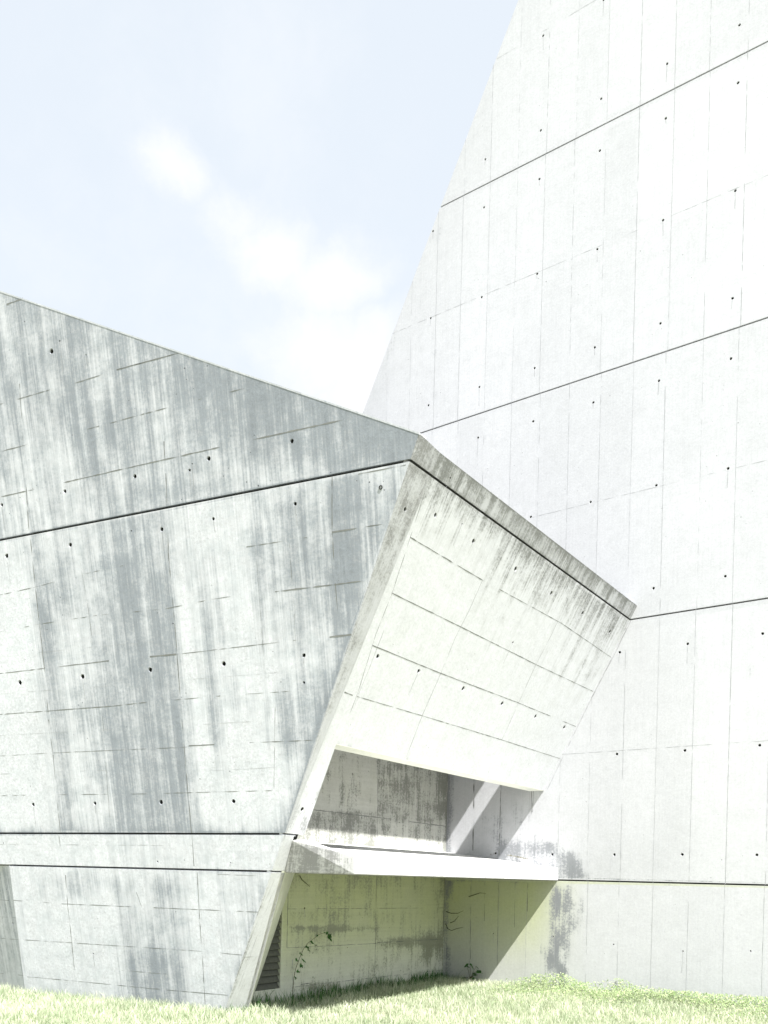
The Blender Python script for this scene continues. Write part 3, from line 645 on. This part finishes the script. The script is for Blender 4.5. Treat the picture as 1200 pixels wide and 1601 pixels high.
# ledge: projecting slab, splayed at its left end, top sloping to the front
fb_r, ft_r = P3(PT, 872, 1377), P3(PT, 872, 1357); ft_r[2] = max(ft_r[2], 1.815)
s_f = fb_r@T
fb_r = towerpt(s_f, 1.632, .006); ft_r = towerpt(s_f, ft_r[2], .006)
PF = Plane(fb_r, -T, E)
kfl = PF.px(554, 1362)[0]
fb_l = fb_r+E*kfl; ft_l = ft_r+E*kfl
cb_l = P3(PC, 444.5, 1361, .003); cb_l[2] = 1.632
ct_l = P3(PC, 456.5, 1313.5, .003)
back_z = P3(PB, 697, 1332)[2]
bk_r = T*(SB+.03)+E*(TOFF-.006)+UP*back_z
inner = P3(PC, 477, 1306, -.02)
bk_l = T*(SB+.03)+E*(P3(PB, 468, 1306)@E)+UP*(back_z+.0)
inner[2] = ct_l[2]+.02
bkb_r, bkb_l = bk_r.copy(), bk_l.copy(); bkb_r[2] = 1.632; bkb_l[2] = 1.632
fb2 = fb_l.copy()
# verts
LV = [fb_r, ft_r, ft_l, fb_l, ct_l, cb_l, bk_r, bk_l, bkb_r, bkb_l, inner, np.array([inner[0], inner[1], 1.632])]
LF = [(0, 1, 2, 3), (3, 2, 4, 5), (1, 6, 2), (2, 6, 7), (2, 7, 10), (2, 10, 4), (0, 3, 8), (3, 9, 8), (3, 11, 9), (3, 5, 11), (0, 8, 6, 1), (6, 8, 9, 7), (7, 9, 11, 10), (5, 4, 10, 11)]
# subdivide the slab so edges can be slightly worn
bm = bmesh.new(); bv = [bm.verts.new(tuple(p)) for p in LV]
for f in LF: bm.faces.new([bv[i] for i in f])
bm.normal_update(); bmesh.ops.recalc_face_normals(bm, faces=bm.faces)
eds = [e for e in bm.edges if {bv.index(e.verts[0]) if e.verts[0] in bv else -1, bv.index(e.verts[1]) if e.verts[1] in bv else -1} in ({0, 3}, {1, 2}, {2, 3}, {2, 4}, {3, 5})]
bmesh.ops.bevel(bm, geom=eds, offset=.006, segments=2, affect='EDGES')
bmesh.ops.triangulate(bm, faces=bm.faces)
for _ in range(4):
    long = [e for e in bm.edges if e.calc_length() > .22]
    if long: bmesh.ops.subdivide_edges(bm, edges=long, cuts=1)
    bmesh.ops.triangulate(bm, faces=bm.faces)
me = bpy.data.meshes.new('ledge'); bm.to_mesh(me); bm.free(); me.materials.append(M['ledge']); me.materials.append(M['ledge_top_lit'])
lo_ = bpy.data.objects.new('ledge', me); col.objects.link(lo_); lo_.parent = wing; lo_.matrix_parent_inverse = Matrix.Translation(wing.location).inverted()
lo_['label'] = 'projecting ledge slab with a splayed left end'
ul = me.uv_layers.new(name='UVMap')
st_ = []
for v in me.vertices:
    p = np.array(v.co); st_.append(.25)
for p in me.polygons:
    n = np.array(p.normal)
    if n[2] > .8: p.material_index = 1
    for li in p.loop_indices:
        c = np.array(me.vertices[me.loops[li].vertex_index].co)
        ul.data[li].uv = ((c@E*.8-c@T*.6, c[2]) if abs(n[2]) < .8 else (c@E, c@T))
at = me.attributes.new('stain', 'FLOAT', 'POINT'); V_ = np.array([v.co for v in me.vertices])
spx, spy = proj(V_)
at.data.foreach_set('value', np.clip(.26+.35*box(spx, spy, 440, 551, 1300, 1370, 6, 8)+.15*vnoise(spx*.1, spy*.1, 2), 0, 1).astype(np.float32))  # splayed end darkened here and in tone: its shade painted in
at = me.attributes.new('tone', 'FLOAT', 'POINT'); at.data.foreach_set('value', (.12*box(spx, spy, 440, 552, 1300, 1370, 4, 8)).astype(np.float32))

# louvred vent set in the back wall
vo_ = thing('vent_anchor', (0, 0, 0), '', ''); bpy.data.objects.remove(vo_)
M['louver'] = simple('dark_louver', (.10, .105, .09), .6, .4, 30)
M['vent_dark'] = simple('vent_void', (.02, .02, .018), .9)
vz0, vz1 = lr1[1], lr0[1]; ur = lr0[0]
def PBp(u, v, off): return np.ravel(PB.P(np.array([u, v]), off))
def boxmesh(c8): return c8, [(0, 1, 2, 3), (4, 7, 6, 5), (0, 4, 5, 1), (1, 5, 6, 2), (2, 6, 7, 3), (3, 7, 4, 0)]
def pbbox(u0, u1, v0, v1, o0, o1): return [PBp(u0, v0, o1), PBp(u1, v0, o1), PBp(u1, v1, o1), PBp(u0, v1, o1), PBp(u0, v0, o0), PBp(u1, v0, o0), PBp(u1, v1, o0), PBp(u0, v1, o0)]
lv = bpy.data.objects.new('louver', None)
vs, fs = boxmesh(pbbox(ur-LW, ur, vz0, vz1, -.20, -.16)); louv = mesh_obj('louver', vs, fs, M['vent_dark'], wing); louv['label'] = 'dark louvred vent low in the recess'
nsl = 15; pitch = (vz1-vz0)/nsl
for i in range(nsl):
    v0 = vz0+i*pitch; jt = rnd.uniform(-.004, .004)
    c8 = [PBp(ur-LW+.01, v0+.004+jt, -.008), PBp(ur-.006, v0+.004+jt, -.008), PBp(ur-.006, v0+.004+pitch*.95, -.055), PBp(ur-LW+.01, v0+.004+pitch*.95, -.055)]
    c8 += [p-UP*.008-np.array(PB.N)*.006 for p in c8]
    vs, fs = boxmesh(c8); mesh_obj('slat', vs, fs, M['louver'], louv)
# dark slit under the sloping end of the shadow gap: small metal anchor ring in the side wall
def ring(name, c, n, R, r, mat, parent):
    t1 = np.cross(n, UP); t1 /= np.linalg.norm(t1); t2 = np.cross(n, t1); V3 = []; Fc = []; a, b = 18, 8
    for i in range(a):
        A = 2*math.pi*i/a; d = t1*math.cos(A)+t2*math.sin(A)
        for j in range(b):
            B = 2*math.pi*j/b; V3.append(c+d*(R+r*math.cos(B))+n*(r*math.sin(B)))
            Fc.append((i*b+j, i*b+(j+1) % b, ((i+1) % a)*b+(j+1) % b, ((i+1) % a)*b+j))
    return mesh_obj(name, V3, Fc, mat, parent, smooth=True)
ring('anchor_ring', P3(PL, 595, 762, .003), nL, .015, .0045, M['vent_dark'], wing)

# ------------------------------------------------------------------ ground and grass
def gz(x, y):
    """ground height: level, rising a little towards the tower"""
    P = np.stack([x, y], -1); s = P@T[:2]; e = P@E[:2]
    return .02*sstep(e, 8.6, 12.0)*(1-sstep(s, 5.0, 8.2))+.012*np.sin(x*1.7+y*.6)*np.exp(-((x)**2+(y-11)**2)/200)
xs = np.concatenate([np.linspace(-900, -20, 14), np.linspace(-16, 16, 129), np.linspace(20, 900, 14)])
ys = np.concatenate([np.linspace(-400, -6, 8), np.linspace(-4, 30, 137), np.linspace(40, 1500, 16)])
X, Y = np.meshgrid(xs, ys); Z = gz(X, Y)
nx = len(xs); faces = [(j*nx+i, j*nx+i+1, (j+1)*nx+i+1, (j+1)*nx+i) for j in range(len(ys)-1) for i in range(nx-1)]
M['ground'] = simple('turf_soil', (.28, .29, .20), .95, .35, 6)
tag(mesh_obj('ground', np.stack([X, Y, Z], -1).reshape(-1, 3), faces, M['ground']), None, kind='structure')

def leafmat(name, c, tip, trans=.35):
    m = bpy.data.materials.new(name); m.use_nodes = True; N = NT(m.node_tree)
    at = N.n('ShaderNodeAttribute', attribute_name='mixf').outputs['Fac']
    cc = N.mix(at, rgba(*c), rgba(*tip))
    d = N.n('ShaderNodeBsdfPrincipled'); N.set(d.inputs['Base Color'], cc); d.inputs['Roughness'].default_value = .55; d.inputs['Specular IOR Level'].default_value = .3
    t = N.n('ShaderNodeBsdfTranslucent'); N.set(t.inputs[0], cc)
    mx = N.n('ShaderNodeMixShader'); mx.inputs[0].default_value = trans; N.t.links.new(d.outputs[0], mx.inputs[1]); N.t.links.new(t.outputs[0], mx.inputs[2])
    o = N.n('ShaderNodeOutputMaterial'); N.t.links.new(mx.outputs[0], o.inputs[0]); return m
M['grass'] = leafmat('grass_blades', (.17, .26, .11), (.68, .70, .55))
M['leaf'] = leafmat('leaves', (.035, .10, .03), (.08, .20, .05), .25)
M['stem'] = simple('stem', (.10, .10, .06), .8)
M['twig'] = simple('dry_twig', (.05, .05, .035), .9)
R_ = np.random.RandomState(11)
def in_building(x, y, m=0.):
    """true behind the walls (so no grass grows through them)"""
    P = np.stack([x, y, np.zeros_like(x)], -1)
    behind_tower = P@E > TOFF-.01-m
    side = (P-PL.O)@nL < .0+m
    back = (P@T > SB-.01-m) & (P@E > float(G0@E))
    leg = ((P-PC.O)@nC < .02) & ((P-PC.O)@nC > -.35) & (x < G0[0]+.45) & (P@E < float(np.ravel(PC.P(legb))@E)+.02) & (P@E > float(G0@E)-.02)
    pan = (P-pf1)@nP < .02
    left = P@E < float(G0@E)
    return behind_tower | back | leg | (side & left & ((P-pf1)@nP < .08))
def blades(name, n, region, hmin, hmax, wid, mat, dens=None, lean=.5, seed=0):
    R = np.random.RandomState(seed); x = R.uniform(region[0], region[1], n); y = R.uniform(region[2], region[3], n)
    k = ~in_building(x, y)
    if dens is not None: k &= R.rand(n) < dens(x, y)
    x, y = x[k], y[k]; n = len(x)
    tuft = vnoise(x*2.3, y*2.3, 4)*.6+vnoise(x*7, y*7, 9)*.4
    h = (hmin+(hmax-hmin)*R.rand(n)**1.6)*(.45+1.1*tuft); w = wid*R.uniform(.6, 1.4, n)
    a = R.uniform(0, 2*np.pi, n); ln = R.uniform(.1, 1, n)*lean*h; b = R.uniform(0, 2*np.pi, n)
    base = np.stack([x, y, gz(x, y)-.01], -1); side = np.stack([np.cos(a), np.sin(a), np.zeros(n)], -1)*w[:, None]/2; ld = np.stack([np.cos(b), np.sin(b), np.zeros(n)], -1)
    hz = np.array([0, 0, 1.])
    v0 = base-side; v1 = base+side; m = base+hz*(h*.55)[:, None]+ld*(ln*.35)[:, None]; v2 = m-side*.8; v3 = m+side*.8; v4 = base+hz*(h*(1-.2*ln/np.maximum(h, 1e-3)))[:, None]+ld*ln[:, None]
    V = np.stack([v0, v1, v2, v3, v4], 1).reshape(-1, 3)
    me = bpy.data.meshes.new(name); me.vertices.add(5*n); me.vertices.foreach_set('co', V.ravel().astype(np.float32))
    idx = np.arange(n)[:, None]*5; tris = np.concatenate([idx+[0, 1, 3], idx+[0, 3, 2], idx+[2, 3, 4]], 1).reshape(-1, 3)
    me.loops.add(len(tris)*3); me.loops.foreach_set('vertex_index', tris.ravel().astype(np.int32))
    me.polygons.add(len(tris)); me.polygons.foreach_set('loop_start', np.arange(0, len(tris)*3, 3, dtype=np.int32)); me.polygons.foreach_set('loop_total', np.full(len(tris), 3, dtype=np.int32))
    me.materials.append(mat); me.update(calc_edges=True)
    f = np.clip(R.rand(n)**.55*.95+.35*(vnoise(x*1.2, y*1.2, 2)-.5)+.3*(vnoise(x*5, y*5, 12)-.5), 0, 1); f5 = np.repeat(f, 5)*np.tile([.6, .6, 1, 1, 1.2], n)
    at = me.attributes.new('mixf', 'FLOAT', 'POINT'); at.data.foreach_set('value', np.clip(f5, 0, 1).astype(np.float32))
    o = bpy.data.objects.new(name, me); col.objects.link(o); return o
def near_frame(x, y):
    return np.where((y > 8.6), 1., .35)*np.where(np.abs(x) < y*.55+.6, 1., .25)
tag(blades('grass', 330000, (-8, 9, 7.6, 15.5), .035, .13, .0065, M['grass'], near_frame, .8, 1), 'pale sunlit meadow grass at the foot of the concrete walls', 'grass', 'stuff')
def wall_foot(x, y):
    P = np.stack([x, y, np.zeros_like(x)], -1); d = SB-P@T; e = P@E
    n = vnoise(x*3.1, y*3.1, 6)
    return ((d > 0) & (d < .5) & (e < TOFF))*np.exp(-np.clip(d-.12, 0, 1)/.14)*(n > .35)
tag(blades('tall_grass', 60000, (-3, 4.5, 10, 15.5), .08, .24, .008, M['leaf'], wall_foot, .5, 2), 'dark tall grass tufts along the rear wall of the shaded recess', 'grass', 'stuff')

def leaf_cluster(n, cen, spread, size, R, up=.5):
    V = []; Fc = []
    for i in range(n):
        c = cen[i]; nrm = np.array([R.uniform(-1, 1), R.uniform(-1, .2), R.uniform(.1, 1)*up*2]); nrm /= np.linalg.norm(nrm)
        a = np.cross(nrm, [R.uniform(-1, 1), R.uniform(-1, 1), R.uniform(-1, 1)]); a /= np.linalg.norm(a); b = np.cross(nrm, a); s = size*R.uniform(.5, 1.3)
        k = len(V); V += [c-a*s*.5, c-a*s*.2+b*s*.28, c+a*s*.25+b*s*.2, c+a*s*.6, c+a*s*.25-b*s*.2, c-a*s*.2-b*s*.28]
        V[-5] = V[-5]+nrm*s*.06; V[-1] = V[-1]+nrm*s*.06
        Fc += [(k, k+1, k+2, k+3), (k, k+3, k+4, k+5)]
    return V, Fc
R = np.random.RandomState(5)
cen = []
while len(cen) < 9000:
    x = R.uniform(1.2, 5.2); y = R.uniform(9.8, 13.3)
    P = np.array([x, y, 0.]); e = P@E
    if e > TOFF-.02 or P@T > SB-1.6: continue
    d = TOFF-e; p = np.exp(-d/.55)*(vnoise(np.array([x*1.6]), np.array([y*1.6]), 3)[0] > .28)
    if R.rand() > p: continue
    z = float(gz(np.array([x]), np.array([y]))[0]); cen.append(np.array([x, y, z+R.uniform(.03, .17)*(.5+vnoise(np.array([x*3.]), np.array([y*3.]), 8)[0])]))
V, Fc = leaf_cluster(len(cen), cen, 0, .026, R)
M['clover'] = leafmat('clover_leaves', (.20, .30, .12), (.50, .55, .33))
tag(mesh_obj('clover', V, Fc, M['clover'], attrs={'mixf': np.repeat(np.clip(R.rand(len(cen))**1.2, 0, 1), 6)}), 'low leafy clover against the foot of the sunlit tower wall', 'clover', 'stuff')

def tube(pts, r0, r1, seg=6):
    V = []; Fc = []; n = len(pts)
    for i, p in enumerate(pts):
        d = np.array(pts[min(i+1, n-1)])-np.array(pts[max(i-1, 0)]); d /= np.linalg.norm(d)
        a = np.cross(d, [.3, 1, .2]); a /= np.linalg.norm(a); b = np.cross(d, a); r = r0+(r1-r0)*i/(n-1)
        for j in range(seg): A = 2*math.pi*j/seg; V.append(np.array(p)+(a*math.cos(A)+b*math.sin(A))*r)
    for i in range(n-1):
        for j in range(seg): Fc.append((i*seg+j, i*seg+(j+1) % seg, (i+1)*seg+(j+1) % seg, (i+1)*seg+j))
    Fc.append(tuple(range(seg))); Fc.append(tuple(range(n*seg-1, (n-1)*seg-1, -1)))
    return V, Fc
# climbing shoot
base = P3(PB, 443, 1562, .16)
vine = thing('climbing_shoot', tuple(base), 'thin arching green shoot climbing beside the dark vent in the recess', 'vine')
pts = [P3(PB, x, y, o) for x, y, o in ((443, 1565, .16), (443.5, 1545, .15), (446, 1528, .14), (450, 1513, .13), (456, 1497, .13), (463, 1483, .12), (471, 1473, .12), (480, 1466, .12), (488, 1460, .12), (496, 1457, .13), (501, 1461, .14))]
V, Fc = tube(pts, .005, .002); mesh_obj('stem', V, Fc, M['stem'], vine)
for (x, y, s) in ((449, 1527, .05), (454, 1518, .04), (452, 1500, .045), (459, 1509, .06), (458, 1490, .05), (463, 1501, .05), (468, 1480, .055), (470, 1484, .04), (475, 1472, .045), (480, 1476, .035), (484, 1462, .03), (494, 1456, .03), (499, 1458, .05), (503, 1463, .07), (504, 1467, .05)):
    c = P3(PB, x, y, .13); V, Fc = leaf_cluster(3, [c, c+np.array([.012, 0, -.012]), c+np.array([-.01, -.01, .008])], 0, s, R, .2)
    mesh_obj('leaf', V, Fc, M['leaf'], vine, attrs={'mixf': R.rand(len(V))})
# small broad-leaved seedling at the tower foot
sb = P3(PT, 747, 1538, .25); sb[2] = .05
sap = thing('seedling', tuple(sb), 'small broad-leaved seedling at the shaded foot of the tower wall', 'plant')
tips = [P3(PT, x, y, .22) for x, y in ((746, 1507), (755, 1510), (740, 1508), (757, 1516), (752, 1521), (735, 1528), (744, 1530), (748, 1526), (761, 1518))]
for t in tips:
    mid = (np.array(sb)+t)/2+np.array([0, 0, .03]); V, Fc = tube([sb, mid, t], .004, .002); mesh_obj('stem', V, Fc, M['stem'], sap)
    V, Fc = leaf_cluster(2, [t, t+np.array([.02, -.01, -.02])], 0, .10, R, .8); mesh_obj('leaf', V, Fc, M['leaf'], sap, attrs={'mixf': R.rand(len(V))*.8})
# dry vine roots left clinging to the walls
def dry(pl, lines, label):
    o = thing('dried_vine', tuple(P3(pl, *lines[0][0], .01)), label, 'dried vine', 'dried vines clinging to the recess walls')
    for ln in lines:
        V, Fc = tube([P3(pl, x, y, .008+rnd.uniform(0, .01)) for x, y in ln], .006, .002); mesh_obj('twig', V, Fc, M['twig'], o)
dry(PT, [[(697, 1444), (700, 1452), (706, 1455), (714, 1452), (724, 1450)], [(698, 1425), (706, 1428), (716, 1428), (725, 1424)], [(704, 1443), (711, 1440), (717, 1432)]], 'forked dry vine in the corner where recess and tower meet')
dry(PB, [[(467, 1369), (470, 1375), (477, 1381), (483, 1386)]], 'short dark dry twig just under the ledge on the left')
dry(PT, [[(733, 1402), (742, 1399), (751, 1396), (760, 1397)]], 'thin dry tendril high on the tower wall under the ledge')
# leaf litter along the back of the ledge
V = []; Fc = []
cc_ = []
for i in range(90):
    f = R.rand(); x = 797+f*32+R.uniform(-3, 3); y = 1337+f*6.5
    cc_.append(P3(PT, x, y, .02+R.rand()*.05)+UP*0)
for (x, y) in ((535, 1318), (578, 1323), (580, 1322.5), (610, 1324), (670, 1329), (688, 1331), (715, 1334), (735, 1335), (770, 1336), (775, 1335)): cc_ += [P3(PB if x < 690 else PT, x, y, .04)+np.array([R.uniform(-.03, .03), 0, 0]) for _ in range(4)]
V, Fc = leaf_cluster(len(cc_), cc_, 0, .02, R); M['litter'] = leafmat('litter', (.09, .085, .05), (.2, .19, .12), .1)
tag(mesh_obj('leaf_litter', V, Fc, M['litter'], attrs={'mixf': R.rand(len(V))}), 'dry leaf litter gathered along the back of the concrete ledge', 'leaf litter', 'stuff')
